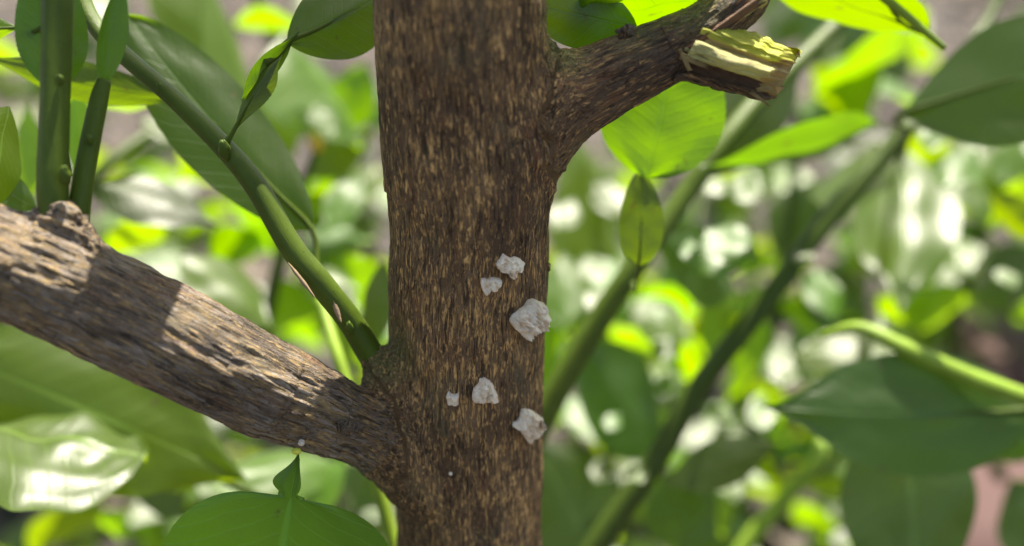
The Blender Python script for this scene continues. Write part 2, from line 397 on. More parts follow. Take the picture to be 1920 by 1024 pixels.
jun = np.clip((1.25 - D[:, 0] + .5 * noise(V * 1.8)) / .8, 0, 1)
swirl = noise(V * 3 + 2) + .6 * noise(V * 7)
hgt += .06 * fbm(V * .7 + 3, 3) + .05 * joint * swirl
hgt += moss * .035 * noise(V * 7) + moss * .028 * noise(V * 17)
# growth rings where the snapped branch meets the trunk, swollen collar round the left branch
V2 = V + NRM * hgt[:, None]

tree = thing('citrus_tree', P(880, 600, 22.5) * np.array([1, 1, 0]) , 'rough brown citrus tree with one thick branch left and a snapped one right', 'tree')
dom = np.array([0, 1, 2, 0, 1, 0])[W[FQ].mean(1).argmax(1)]
# vertex normals of the displaced surface, shared over the splits
fn = np.cross(V2[FQ[:, 2]] - V2[FQ[:, 0]], V2[FQ[:, 3]] - V2[FQ[:, 1]])
vn = np.zeros_like(V2)
for k in range(4): np.add.at(vn, FQ[:, k], fn)
vn /= np.maximum(1e-12, np.linalg.norm(vn, axis=1))[:, None]
PARTS = {}
for k, (nm, mt) in enumerate((('trunk', M_TRUNK), ('branch', M_BRANCH), ('branch', M_SNAP))):
    fs = FQ[dom == k]; used, inv = np.unique(fs, return_inverse=True); fs = inv.reshape(-1, 4)
    o = mesh_obj(nm, V2[used], fs, mt, tree, LIMBS[k][1][0], attrs={'grain': Q[used], 'junction': jun[used], 'relief': relief[used], 'moss': moss[used]})
    o.data.normals_split_custom_set_from_vertices(vn[used].tolist())
    PARTS[k] = o
PARTS[1]['label'] = 'thick sunlit ridged branch reaching left from the trunk'
PARTS[2]['label'] = 'snapped branch stub with torn pale wood'
TREE_BVH = BVHTree.FromPolygons([tuple(v) for v in V2], FQ.tolist())

def tube(pts, rad, sides=14, per=6, ridge=0.0, cap=True, seed=0):
    """swept tube through pts (cm); returns verts, faces, uv"""
    pts = [np.asarray(p, float) for p in pts]
    pp = [2 * pts[0] - pts[1]] + pts + [2 * pts[-1] - pts[-2]]; C, R = [], []
    for i in range(len(pts) - 1):
        for j in range(per):
            t = j / per; a, b, c, d = pp[i:i + 4]
            C.append(.5 * ((2 * b) + (c - a) * t + (2 * a - 5 * b + 4 * c - d) * t * t + (3 * b - a - 3 * c + d) * t ** 3)); R.append(rad[i] + (rad[i + 1] - rad[i]) * t)
    C.append(pts[-1]); R.append(rad[-1]); C = np.array(C); R = np.array(R)
    T = np.gradient(C, axis=0); T /= np.linalg.norm(T, axis=1)[:, None]
    up = unit(np.cross(T[0], [0.3, 1, .2])); vs, uv = [], []; L = 0
    for i in range(len(C)):
        up = unit(up - T[i] * (up @ T[i])); s = np.cross(T[i], up)
        if i: L += np.linalg.norm(C[i] - C[i - 1])
        th = np.linspace(0, 2 * math.pi, sides, endpoint=False)
        rr = R[i] * (1 + ridge * np.cos(3 * th + L * .12 + seed) + ridge * .4 * np.cos(7 * th + seed))
        vs.append(C[i] + np.outer(np.cos(th) * rr, up) + np.outer(np.sin(th) * rr, s)); uv.append(np.stack([abs(th / math.pi - 1), np.full(sides, L)], 1))
    vs = np.concatenate(vs); uv = np.concatenate(uv); n = len(C)
    i, j = np.meshgrid(np.arange(n - 1), np.arange(sides), indexing='ij'); i, j = i.ravel(), j.ravel(); j2 = (j + 1) % sides
    f = np.stack([i * sides + j, i * sides + j2, (i + 1) * sides + j2, (i + 1) * sides + j], 1).tolist()
    if cap: f.append(list(range(sides))[::-1]); f.append(list(range((n - 1) * sides, n * sides)))
    return vs, f, uv
# lower trunk, below the frame, down into the soil
b0 = LIMBS[0][-1][0]; gx = b0 + np.array([.2, 0, -b0[2] - 2])
v_, f_, u_ = tube([b0 + [0, 0, .8], b0 * .5 + gx * .5, gx], [1.66, 1.85, 2.5], 40, 24, .02)
at_ = {'grain': (v_ - b0) + 2, 'relief': np.full(len(v_), .6), 'moss': np.zeros(len(v_))}
mesh_obj('trunk', v_, f_, M_TRUNK, tree, b0, uv=u_, attrs=at_)

# ------------------------------------------------------------------ snapped end of the right branch
def slab(a, b, w0, w1, th, axis_w, seed, rag=.25, nl=26, nw=14):
    """fibrous split piece from a to b: w wide along axis_w, th thick, ragged at the far end"""
    a, b = np.asarray(a), np.asarray(b); z = unit(b - a); x = unit(axis_w - z * (np.asarray(axis_w) @ z)); y = np.cross(z, x); L = np.linalg.norm(b - a)
    vs, uv = [], []; ring = []
    m = nw * 2
    prof = [(2 * i / (nw - 1) - 1, 1) for i in range(nw)] + [(1 - 2 * i / (nw - 1), -1) for i in range(nw)]
    for i in range(nl):
        t = i / (nl - 1)
        for j, (s, side) in enumerate(prof):
            e = noise(np.array([[s * 3.3 + seed, side * .2 + seed * 2, .5]]))[0] * rag
            tt = t * (1 + e * 1.0)
            w = (w0 + (w1 - w0) * t) / 2
            thk = th / 2 * (1 - .35 * s * s)
            fib = noise(np.array([[s * 6 + seed, t * 1.1, side * 3 + seed]]))[0] * th * .22 + noise(np.array([[s * 15 + seed, t * 3.1, side * 3 + seed]]))[0] * th * .10
            sx = s * (1 + .10 * noise(np.array([[t * 5 + seed, side, s * 2]]))[0])
            vs.append(a + z * L * tt + x * sx * w + y * side * (thk + fib)); uv.append((s * .5 + .5 + side * .1, t * L))
    f = [[i * m + j, i * m + (j + 1) % m, (i + 1) * m + (j + 1) % m, (i + 1) * m + j] for i in range(nl - 1) for j in range(m)]
    f.append(list(range(m))[::-1]); f.append(list(range((nl - 1) * m, nl * m)))
    return np.array(vs), f, np.array(uv)
SNAP = PARTS[2]
def splinter(name, a, b, w0, w1, th, ax, seed, mat, rag=.25, label=None):
    v, f, uv = slab(a, b, w0, w1, th, np.array(ax, float), seed, rag)
    o = mesh_obj(name, v, f, mat, SNAP, a, uv=uv)
    if label: o['label'] = label
    return o
def torn_stub():
    T0, T1 = np.array([1335., 22]), np.array([1500., 98]); B0, B1 = np.array([1262., 150]), np.array([1434., 190])
    nl, nf_ = 70, 120; R0 = .58; v, uv = [], []
    #        s along the section from the upper edge: radius factor
    ks = [-.02, .06, .10, .17, .31, .34, .39, .42, .52, .66, .69, .84, .88, 1.02]; kr = [.98, 1.06, .98, 1.05, 1.0, .80, .74, .98, 1.04, .92, .34, .30, 1.0, 1.04]
    for i in range(nl):
        t = i / (nl - 1)
        for j in range(nf_):
            ph = 2 * math.pi * j / nf_; s = .5 - .5 * math.cos(ph); front = math.sin(ph) > 0
            rad = np.interp(s, ks, kr) if front else 1.0
            e = noise(np.array([[s * 9, front * 3.0, 1.5]]))[0] * .10 + noise(np.array([[s * 26, front * 3.0, 4.5]]))[0] * .075
            if .68 < s < .87 and front: e -= .05
            if s > .93: e += .03
            if front and .40 < s < .68: e += .02 - .12 * (s > .6)
            tt = t * (1 + e); top = T0 + (T1 - T0) * tt; bot = B0 + (B1 - B0) * tt; c = top + (bot - top) * s
            fib = noise(np.array([[s * 22, t * 1.6, front * 2 + 3.]]))[0] * .028 + noise(np.array([[s * 60, t * 3.0, front * 2 + 8.]]))[0] * .016 + noise(np.array([[s * 9, t * 7, 3.]]))[0] * .014
            dd = 20.55 - .28 * t - abs(math.sin(ph)) * R0 * (rad if front else -1) - fib * 2.2
            if t > .84 and front: dd += (t - .84) / .16 * .62 * (rad - .2)
            c = c + np.array([fib, fib]) * 22 + np.array([-.4, .9]) * (noise(np.array([[t * 3.5, s > .5, 6.5]]))[0] * 7 + noise(np.array([[t * 11, s > .5, 9.5]]))[0] * 4) * abs(s - .5) * 2
            v.append(P(c[0], c[1], dd)); uv.append((s + (0 if front else .5), t * 1.6))
    v = np.array(v); faces = {0: [], 1: [], 2: [], 3: [], 4: []}
    for i in range(nl - 1):
        for j in range(nf_):
            ph = 2 * math.pi * (j + .5) / nf_; s = .5 - .5 * math.cos(ph); front = math.sin(ph) > 0; t = i / (nl - 1)
            if s > .855 or (not front and s > .15): m = 4
            elif front and t > .86 and s > .2: m = 2
            elif s < .33: m = 0
            elif s < .40: m = 2
            elif s < .675: m = 1
            else: m = 3
            faces[m].append([i * nf_ + j, i * nf_ + (j + 1) % nf_, (i + 1) * nf_ + (j + 1) % nf_, (i + 1) * nf_ + j])
    faces[2].append(list(range((nl - 1) * nf_, nl * nf_)))
    gr = (v - v[0]) @ np.stack([unit(np.cross(v[-1] - v[0], AF)), AF, unit(v[-1] - v[0])], 1) + 11
    for m, nm, mt, lb in ((0, 'splinter', M_WOODY, 'bright yellow green split wood at the top of the break'), (1, 'splinter', M_WOODP, 'pale ribbed wood strip in the middle of the break'),
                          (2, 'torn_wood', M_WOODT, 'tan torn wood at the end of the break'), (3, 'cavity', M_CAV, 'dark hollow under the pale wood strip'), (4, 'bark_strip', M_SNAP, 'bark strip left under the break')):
        used, inv = np.unique(np.concatenate([np.array(q) for q in faces[m]]), return_inverse=True); it = iter(inv.tolist())
        fs = [[next(it) for _ in q] for q in faces[m]]
        o = mesh_obj(nm, v[used], fs, mt, SNAP, v[used].mean(0), uv=np.array(uv)[used], attrs={'grain': gr[used], 'relief': np.full(len(used), .7), 'moss': np.zeros(len(used))}); o['label'] = lb
torn_stub()
splinter('splinter', P(1408, 172, 20.0), P(1440, 196, 19.95), .08, .03, .05, AU * .9 + AR * .3, 5, M_WOODT, .3)
splinter('splinter', P(1276, 104, 20.05), P(1330, 128, 19.98), .14, .05, .07, AU * .9 + AR * .3, 15, M_WOODT, .4)
splinter('splinter', P(1284, 92, 20.05), P(1322, 108, 19.98), .07, .03, .05, AU * .9 + AR * .3, 17, M_WOODP, .4)
splinter('splinter', P(1385, 24, 20.25), P(1426, -8, 20.2), .40, .34, .3, AR * .8 + AU * .9, 51, M_WOODP, .25)
splinter('splinter', P(1284, 94, 20.12), P(1418, 6, 19.98), .08, .20, .09, AU * .5 + AR * .9, 61, M_RED, .25, 'peeled reddish bark edge along the break')
splinter('splinter', P(1274, 92, 20.06), P(1290, 126, 20.0), .06, .08, .05, AU * .3 + AR, 71, M_WOODT, .5)
splinter('splinter', P(1345, 58, 20.1), P(1395, 88, 20.02), .05, .03, .03, AU + AR * .2, 81, M_WOODY, .3)
# small dead nub on top of the snapped branch and a chip on the trunk's right edge
def blob(name, c, r, mat, parent, seed, sc=(1, 1, 1), amp=.35, label=None):
    nU, nV = 18, 12; u = np.linspace(0, 2 * math.pi, nU, endpoint=False); w = np.linspace(0.02, math.pi - .02, nV)
    U, Wv = np.meshgrid(u, w); d = np.stack([np.cos(U) * np.sin(Wv), np.sin(U) * np.sin(Wv), np.cos(Wv)], -1).reshape(-1, 3)
    rr = r * (1 + amp * noise(d * 1.7 + seed) + amp * .4 * noise(d * 4 + seed)); v = c + d * rr[:, None] * np.array(sc)
    i, j = np.meshgrid(np.arange(nV - 1), np.arange(nU), indexing='ij'); i, j = i.ravel(), j.ravel(); j2 = (j + 1) % nU
    f = np.stack([i * nU + j, (i + 1) * nU + j, (i + 1) * nU + j2, i * nU + j2], 1).tolist() + [list(range(nU)), list(range((nV - 1) * nU, nV * nU))[::-1]]
    n_ = len(v)
    o = mesh_obj(name, v, f, mat, parent, c, uv=np.zeros((n_, 2)), attrs={'grain': v, 'relief': np.full(n_, .5), 'moss': np.zeros(n_)})
    if label: o['label'] = label
    return o
blob('bark_knob', P(1178, 60, 20.3), .14, M_BRANCH, SNAP, 2, (1.3, 1, 1), .5)
blob('bark_knob', P(1168, 66, 20.3), .09, M_SNAP, SNAP, 5)
blob('bark_chip', P(1026, 502, 21.9), .075, M_TRUNK, tree, 8, (1, 1, 1.3), .5)
blob('bark_scar', P(655, 800, 20.95), .17, M_BRANCH, tree, 21, (1.5, .55, .7), .6)
blob('bark_scar', P(8, 497, 18.45), .10, M_BRANCH, tree, 23, (1.4, .6, .9), .5)

# ------------------------------------------------------------------ leaves and stems
def frame_for(a, b, mode, phi=None):
    """leaf frame: axis a->b; the blade is turned about it for the light it gets. t: sun comes through from behind; g: mirrors the sun; l: lit; d: edge-on to the sun"""
    x = unit(b - a); mid = (a + b) / 2; toc = unit(CAM - mid); n0 = unit(toc - x * (toc @ x)); s0 = np.cross(x, n0)
    hv = unit(SUN + toc)
    if phi is None:
        best = None
        for k in range(-70, 71, 4):
            r = math.radians(k); n = n0 * math.cos(r) + s0 * math.sin(r); ds = n @ SUN; dh = n @ hv; dc = n @ toc
            if dc < .25 and best: continue
            sc_ = {'t': -ds - .25 * (1 - dc), 'g': dh, 'l': ds - 3 * max(0, dh - .82), 'd': -abs(ds - .20) - .2 * (1 - dc), 'o': -abs(ds + .28) - .2 * (1 - dc)}[mode]
            if best is None or sc_ > best[0]: best = (sc_, n)
        n = best[1] if best else n0
    else:
        r = math.radians(phi); n = n0 * math.cos(r) + s0 * math.sin(r)
    return x, n, np.cross(n, x)
def px2cm(px, d): return px * d / FPX
def leaf_obj(a, b, wpx, mode='t', mat='n', parent=None, phi=None, fold=.26, droop=.15, wave=.07, seed=0, wing=0.0, wing_w=.35, serr=0.0, nl=16, nw=9, stalk=None, name='leaf', p=.72, ap=.9, flip=False, sr=None, tip=True):
    A = P(*a) if len(a) == 3 and not isinstance(a, np.ndarray) else a
    B = P(*b) if len(b) == 3 and not isinstance(b, np.ndarray) else b
    x, n, s = frame_for(A, B, mode, phi); L = np.linalg.norm(B - A)
    mid = (A + B) / 2; dep = (mid - CAM) @ AF; toc = unit(CAM - mid)
    xi = x - toc * (x @ toc); ca = unit(np.cross(toc, unit(xi))); fs = max(.40, abs(s @ ca))
    Wd = px2cm(wpx, dep) / fs
    rnd = random.Random(seed * 7 + 13); tw = rnd.uniform(-.25, .25)
    t = np.linspace(0, 1, nl); c = np.linspace(-1, 1, nw); T, C_ = np.meshgrid(t, c, indexing='ij'); T = T.ravel(); C_ = C_.ravel()
    if wing > 0:
        tb = np.clip((T - wing) / (1 - wing), 0, 1); blade = np.sin(math.pi * tb ** ap) ** p
        ww = np.clip(T / wing, 0, 1); wg = wing_w * np.sin(math.pi * np.clip(ww * .98 + .02, 0, 1) ** 2.4) ** .9
        prof = np.where(T < wing, np.maximum(wg, .11 * (T > wing * .5)), np.maximum(blade, .085 * (T < .97)))
    else:
        prof = np.sin(math.pi * np.clip(T, 0, 1) ** ap) ** (p * (1.35 if tip else 1)); prof = np.maximum(prof, 0.02 * (1 - T))
    if tip: prof = prof * (1 - .55 * np.clip((T - .72) / .28, 0, 1) ** 1.0 * (T < 1.01))
    hw = Wd / 2 * prof
    if wing: hw = np.where((T < wing * .93) & (C_ > 0), np.minimum(hw * .30 + .03, hw), hw)      # the wing is folded back on one side
    if serr: hw = hw * (1 + serr * ((T * (nl - 1) / 2) % 1.0) * (abs(C_) > .9))
    yy = C_ * hw
    z = -fold * np.abs(yy) * np.sign(1 if not flip else -1) + (1 if flip else -1) * droop * L * (T - .4) ** 2
    pp = np.stack([T * 2.1 + seed * 1.7, C_ * 1.1 + seed, 0 * T + .3], 1)
    z = z + wave * Wd * noise(pp) * np.abs(C_) + wave * .5 * Wd * noise(pp * 2.3)
    z = z + tw * yy * (T - .3)
    yy = yy + (0 if wing else rnd.uniform(-.11, .11)) * L * T * (T - .3)
    v = A + np.outer(T * L, x) + np.outer(yy, s) + np.outer(z, n)
    i, j = np.meshgrid(np.arange(nl - 1), np.arange(nw - 1), indexing='ij'); i, j = i.ravel(), j.ravel()
    f = np.stack([i * nw + j, (i + 1) * nw + j, (i + 1) * nw + j + 1, i * nw + j + 1], 1).tolist()
    uv = np.stack([C_ * .5 + .5, T], 1)
    mats = [LM[mat] if isinstance(mat, str) else mat]; nf = len(f)
    # the stalk runs on under the midrib
    if stalk is not None:
        SP = stalk if isinstance(stalk, np.ndarray) else P(*stalk); r0 = sr or px2cm(max(3.5, wpx * .035), dep)
        M1 = v[nw // 2 + nw * (nl // 5)]; M2 = v[nw // 2 + nw * (nl // 2)]
        tv, tf, tu = tube([SP, (SP + A) / 2 + np.array([0, 0, -.12 * np.linalg.norm(SP - A)]), A, M1, M2], [r0 * 1.4, r0, r0 * .9, r0 * .6, r0 * .15], 8, 4)
        f += [[q + len(v) for q in ff] for ff in tf]; v = np.concatenate([v, tv]); uv = np.concatenate([uv, tu]); mats.append(M_STEMY if mat == 'y' else M_STEM)
    o = mesh_obj(name, v, f, mats, parent, A, uv=uv)
    if stalk is not None: o.data.polygons.foreach_set('material_index', [0] * nf + [1] * (len(f) - nf))
    return o
def stem_obj(name, pts, rpx, mat, parent=None, sides=14, per=7, ridge=.04, loc=None, label=None):
    ws = [P(*p) for p in pts]; rad = [px2cm(r, p[2]) for r, p in zip(rpx, pts)]
    v, f, uv = tube(ws, rad, sides, per, ridge, seed=len(pts))
    o = mesh_obj(name, v, f, mat, parent, ws[0] if loc is None else loc, uv=uv)
    if label: o['label'] = label
    return o, ws
_lc = [0]; GLOSSY = []
def L_(parent, a, b, w, mode='t', mat='n', **kw):
    _lc[0] += 1; kw.setdefault('seed', _lc[0])
    if mode == 'd': kw.setdefault('fold', .12)
    if mode == 'g':
        kw.setdefault('fold', .22 if w > 66 else .08); kw.setdefault('droop', .24 if w > 66 else .08); kw.setdefault('wave', .08); GLOSSY.append((parent, a, b, w, mat, kw)); return None
    return leaf_obj(a, b, w, mode, mat, parent, **kw)

# green shoots of the near tree
s1, _ = stem_obj('shoot', [(104, 450, 19.5), (99, 390, 19.35), (98, 322, 19.3), (102, 200, 19.3), (105, 80, 19.35), (108, -60, 19.4), (112, -220, 19.6)], [33, 28, 29, 27, 28, 29, 28], M_STEM, tree, 24, 10, .05, label='thick upright green shoot on the left branch')
s2, _ = stem_obj('shoot', [(140, 455, 19.7), (150, 385, 19.6), (165, 290, 19.7), (185, 190, 19.8), (196, 150, 19.85)], [24, 20, 19, 17, 13], M_STEM, tree, 20, 8, .04, label='thinner green shoot leaning right beside the upright one')
s3, _ = stem_obj('shoot', [(735, 725, 22.6), (695, 664, 22.2), (655, 600, 21.9), (600, 530, 21.6), (545, 462, 21.5), (480, 350, 21.5), (415, 272, 21.5), (320, 180, 21.6), (228, 100, 21.9), (180, 50, 22.1), (150, -10, 22.3), (110, -120, 22.6)], [26, 25, 24, 24, 23, 22, 20, 17, 17, 16, 16, 15], M_STEM, tree, 24, 9, .03, label='green shoot running diagonally from the crotch to the upper left')
def scar(a, b, w, d, seed):
    A, B = P(*a, d), P(*b, d); x = unit(B - A); n = unit(CAM - A); s = np.cross(x, n); L = np.linalg.norm(B - A); v = []
    nl, nw = 14, 6
    for i in range(nl):
        t = i / (nl - 1); hw = px2cm(w, d) / 2 * math.sin(math.pi * min(1, t + .01)) ** .7
        for j in range(nw):
            c = j / (nw - 1) * 2 - 1; jj = noise(np.array([[t * 6 + seed, c * 2, 1]]))[0]
            v.append(A + x * L * t + s * c * hw * (1 + .3 * jj) + n * (.035 * (1 - c * c) + .01 * jj))
    f = [[i * nw + j, (i + 1) * nw + j, (i + 1) * nw + j + 1, i * nw + j + 1] for i in range(nl - 1) for j in range(nw - 1)]
    mesh_obj('scar', v, f, M_SCAR, s3, A)
scar((540, 492), (592, 560), 8, 21.25, 3); scar((622, 556), (640, 606), 10, 21.5, 8)

for px_, py_, d_, r_, par in ((122, 330, 19.05, .12, s1), (420, 282, 21.2, .13, s3), (585, 500, 21.45, .07, s3), (112, 150, 19.05, .07, s1), (168, 262, 19.5, .07, s2), (300, 168, 21.5, .09, s3), (655, 615, 21.65, .09, s3)):
    blob('node', P(px_, py_, d_), r_, M_STEM, par, px_, (.9, .7, 1.5), .25)
# leaves carried by the near shoots
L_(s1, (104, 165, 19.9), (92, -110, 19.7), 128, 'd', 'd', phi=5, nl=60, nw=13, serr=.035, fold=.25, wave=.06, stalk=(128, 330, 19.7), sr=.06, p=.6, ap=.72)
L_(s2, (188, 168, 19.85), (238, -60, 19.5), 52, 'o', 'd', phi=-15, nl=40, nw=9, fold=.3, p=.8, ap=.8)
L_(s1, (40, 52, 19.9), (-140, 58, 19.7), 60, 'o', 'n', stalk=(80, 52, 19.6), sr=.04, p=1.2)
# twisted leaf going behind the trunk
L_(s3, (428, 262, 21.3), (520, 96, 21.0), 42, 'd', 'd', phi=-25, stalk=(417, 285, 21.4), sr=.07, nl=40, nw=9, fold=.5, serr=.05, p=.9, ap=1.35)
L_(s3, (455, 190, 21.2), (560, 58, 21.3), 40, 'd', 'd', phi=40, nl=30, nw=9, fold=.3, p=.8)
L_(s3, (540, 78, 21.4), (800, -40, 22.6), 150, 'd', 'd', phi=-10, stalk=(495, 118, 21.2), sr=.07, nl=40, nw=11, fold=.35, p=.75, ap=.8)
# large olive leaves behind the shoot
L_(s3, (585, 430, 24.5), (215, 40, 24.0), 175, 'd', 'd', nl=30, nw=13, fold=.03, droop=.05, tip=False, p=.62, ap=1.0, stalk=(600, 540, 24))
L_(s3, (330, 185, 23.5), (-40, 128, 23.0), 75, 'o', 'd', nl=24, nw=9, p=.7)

# compound leaf in front of the snapped branch, glowing
twig1 = thing('citrus_shoot', P(1100, 660, 30), 'long dark green stem slanting up just right of the trunk', 'stem', 'slanting stems right of the trunk')
r1, _ = stem_obj('stem', [(985, 850, 30), (1030, 755, 30), (1110, 620, 30), (1190, 500, 30), (1270, 385, 30.5), (1350, 275, 31), (1430, 180, 32), (1520, 95, 33), (1610, 5, 34), (1700, -90, 35)], [26, 25, 23, 21, 20, 19, 18, 17, 16, 16], M_STEM, twig1, 16, 7)
L_(r1, (1197, 500, 24.7), (1213, 322, 24.3), 84, 'd', 'd', phi=0, tip=False, stalk=(1188, 530, 28.5), nl=20, nw=9, p=.6, ap=.8, fold=.1)
L_(r1, (1213, 335, 24.3), (1290, 20, 23.4), 240, 't', 'm', nl=40, nw=15, p=.55, ap=.75, fold=.12, serr=.02, wave=.04)
L_(r1, (1330, 330, 31), (1510, 70, 34), 135, 'd', 'd', p=.7)
L_(r1, (1240, 440, 31), (1400, 560, 36), 120, 'd', 'd', p=.8)
# bright leaves behind the snapped branch at the top
crown = stem_obj('shoot', [(1770, 90, 25), (1700, 30, 24.5), (1640, -20, 24), (1560, -90, 23.5)], [6, 8, 9, 10], M_STEMY, tree)[0]
L_(crown, (1740, 66, 25.5), (1390, -75, 24.0), 100, 't', 'm', nl=30, nw=11, stalk=(1640, -40, 24), p=.7, ap=.8, fold=.1)
L_(crown, (1430, -40, 21.9), (1060, 55, 21.6), 165, 't', 'm', nl=40, nw=13, serr=.02, fold=.10, p=.6)
L_(crown, (1195, 50, 21.4), (960, 5, 21.0), 125, 'o', 'd', nl=30, nw=11, fold=.12, p=.6)

# bottom leaf with winged stalk, in focus
bl = leaf_obj((561, 842, 20.9), (478, 1330, 22.6), 445, 'o', 'm', None, nl=130, nw=25, wing=.18, wing_w=.17, serr=.006, fold=.10, droop=.04, wave=.02, seed=77, p=.40, ap=.80, name='citrus_leaf')
tag(bl, 'single broad leaf with a winged stalk standing below the left branch', 'leaf')
blob('cork_nub', P(565, 830, 20.8), .065, M_BUD, bl, 3, (1, 1, 1), .2)
blob('stalk_joint', P(556, 846, 20.85), .085, M_NODE, bl, 4, (1.1, .8, .8), .1)

# ------------------------------------------------------------------ shoots behind
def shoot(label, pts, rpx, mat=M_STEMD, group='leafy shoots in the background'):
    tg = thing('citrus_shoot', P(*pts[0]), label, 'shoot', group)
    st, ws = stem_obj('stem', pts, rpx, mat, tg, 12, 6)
    return tg, st, pts
t2, r2, p2 = shoot('long dark stem slanting from bottom to the big leaf at upper right', [(1060, 1120, 33), (1130, 1005, 33), (1225, 870, 33), (1310, 725, 33), (1440, 560, 33.5), (1560, 400, 34), (1650, 300, 34.5), (1730, 205, 35), (1840, 60, 37), (1900, -60, 38)], [26, 25, 23, 21, 20, 20, 19, 16, 12, 9], group='slanting stems right of the trunk')
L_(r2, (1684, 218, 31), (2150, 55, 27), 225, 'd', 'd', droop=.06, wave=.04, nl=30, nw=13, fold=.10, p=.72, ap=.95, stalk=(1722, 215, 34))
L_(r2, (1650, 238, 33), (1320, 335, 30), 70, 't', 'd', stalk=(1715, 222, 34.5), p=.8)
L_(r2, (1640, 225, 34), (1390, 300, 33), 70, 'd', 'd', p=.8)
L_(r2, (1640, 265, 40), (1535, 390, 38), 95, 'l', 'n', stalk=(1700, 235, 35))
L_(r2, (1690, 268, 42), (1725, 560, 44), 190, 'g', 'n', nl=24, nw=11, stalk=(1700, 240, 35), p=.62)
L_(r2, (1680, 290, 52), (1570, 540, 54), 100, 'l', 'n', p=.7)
t3, r3, p3 = shoot('broad drooping dark leaves with lime tube as sunlit leaf edge at the lower right', [(2080, 800, 30), (1990, 768, 30), (1920, 745, 30), (1800, 700, 30), (1700, 655, 30), (1610, 615, 30.5), (1540, 630, 31)], [16, 17, 17, 17, 16, 12, 6], M_STEMY)  # this lime tube stands for the curled, sunlit edge of a leaf
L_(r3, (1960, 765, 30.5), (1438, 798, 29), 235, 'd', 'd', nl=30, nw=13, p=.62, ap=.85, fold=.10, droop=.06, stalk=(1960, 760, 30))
L_(r3, (1700, 665, 30.2), (1490, 655, 30.4), 100, 'g', 'n', p=.6, tip=False)  # added for the white glare at the end of the lime strip
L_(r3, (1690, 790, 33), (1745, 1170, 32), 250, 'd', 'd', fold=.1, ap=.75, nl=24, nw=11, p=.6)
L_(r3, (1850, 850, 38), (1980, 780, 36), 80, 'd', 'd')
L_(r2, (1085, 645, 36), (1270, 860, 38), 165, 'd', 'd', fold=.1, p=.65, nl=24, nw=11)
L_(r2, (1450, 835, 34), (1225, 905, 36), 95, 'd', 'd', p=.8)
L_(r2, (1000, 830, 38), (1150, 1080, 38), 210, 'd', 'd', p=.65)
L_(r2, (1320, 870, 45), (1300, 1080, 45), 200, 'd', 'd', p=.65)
t4, r4, p4 = shoot('bright lime forked stem at the bottom right of the trunk', [(1360, 1080, 40), (1410, 1005, 40), (1470, 935, 40), (1530, 865, 40), (1545, 810, 41)], [17, 17, 16, 15, 10], M_STEMY)
L_(r4, (1500, 910, 41), (1640, 945, 42), 52, 't', 'y', p=.8)
L_(r4, (1480, 915, 41), (1380, 860, 43), 60, 't', 'y')
L_(r4, (1540, 820, 42), (1620, 780, 44), 60, 'g', 'n')
L_(r4, (1345, 905, 46), (1410, 905, 46), 62, 'g', 'n', stalk=(1400, 960, 42))
L_(r4, (1360, 1000, 42), (1340, 890, 44), 60, 't', 'y')
t5, r5, p5 = shoot('pale shoot with glossy leaves beside the right edge of the trunk', [(1180, 1000, 50), (1140, 850, 50), (1120, 700, 50), (1090, 520, 50), (1060, 360, 50), (1080, 250, 50)], [12, 12, 11, 10, 9, 7])
L_(r5, (1085, 260, 46), (1185, 545, 48), 130, 'l', 'n', nl=24, nw=11)
L_(r5, (1060, 470, 50), (1060, 620, 50), 100, 'g', 'n')
L_(r5, (1100, 470, 48), (1170, 575, 50), 90, 'g', 'n')
L_(r5, (1120, 340, 50), (1180, 410, 50), 60, 'g', 'n')
L_(r5, (1060, 600, 44), (1010, 760, 42), 90, 't', 'n')
L_(r5, (1150, 610, 44), (1310, 730, 46), 90, 't', 'y')
L_(r5, (1180, 560, 46), (1310, 640, 46), 80, 'g', 'n')
L_(r5, (1090, 730, 50), (1170, 850, 50), 80, 't', 'y')
L_(r5, (1170, 850, 50), (1210, 930, 50), 60, 'g', 'n')
L_(r5, (1060, 740, 50), (1130, 830, 50), 60, 'g', 'n')
t6, r6, p6 = shoot('leafy shoot crossing behind the two slanting stems', [(1300, 900, 48), (1380, 760, 48), (1450, 600, 48), (1480, 420, 48), (1500, 250, 50), (1560, 100, 52), (1600, -60, 54)], [13, 13, 12, 11, 10, 9, 8])
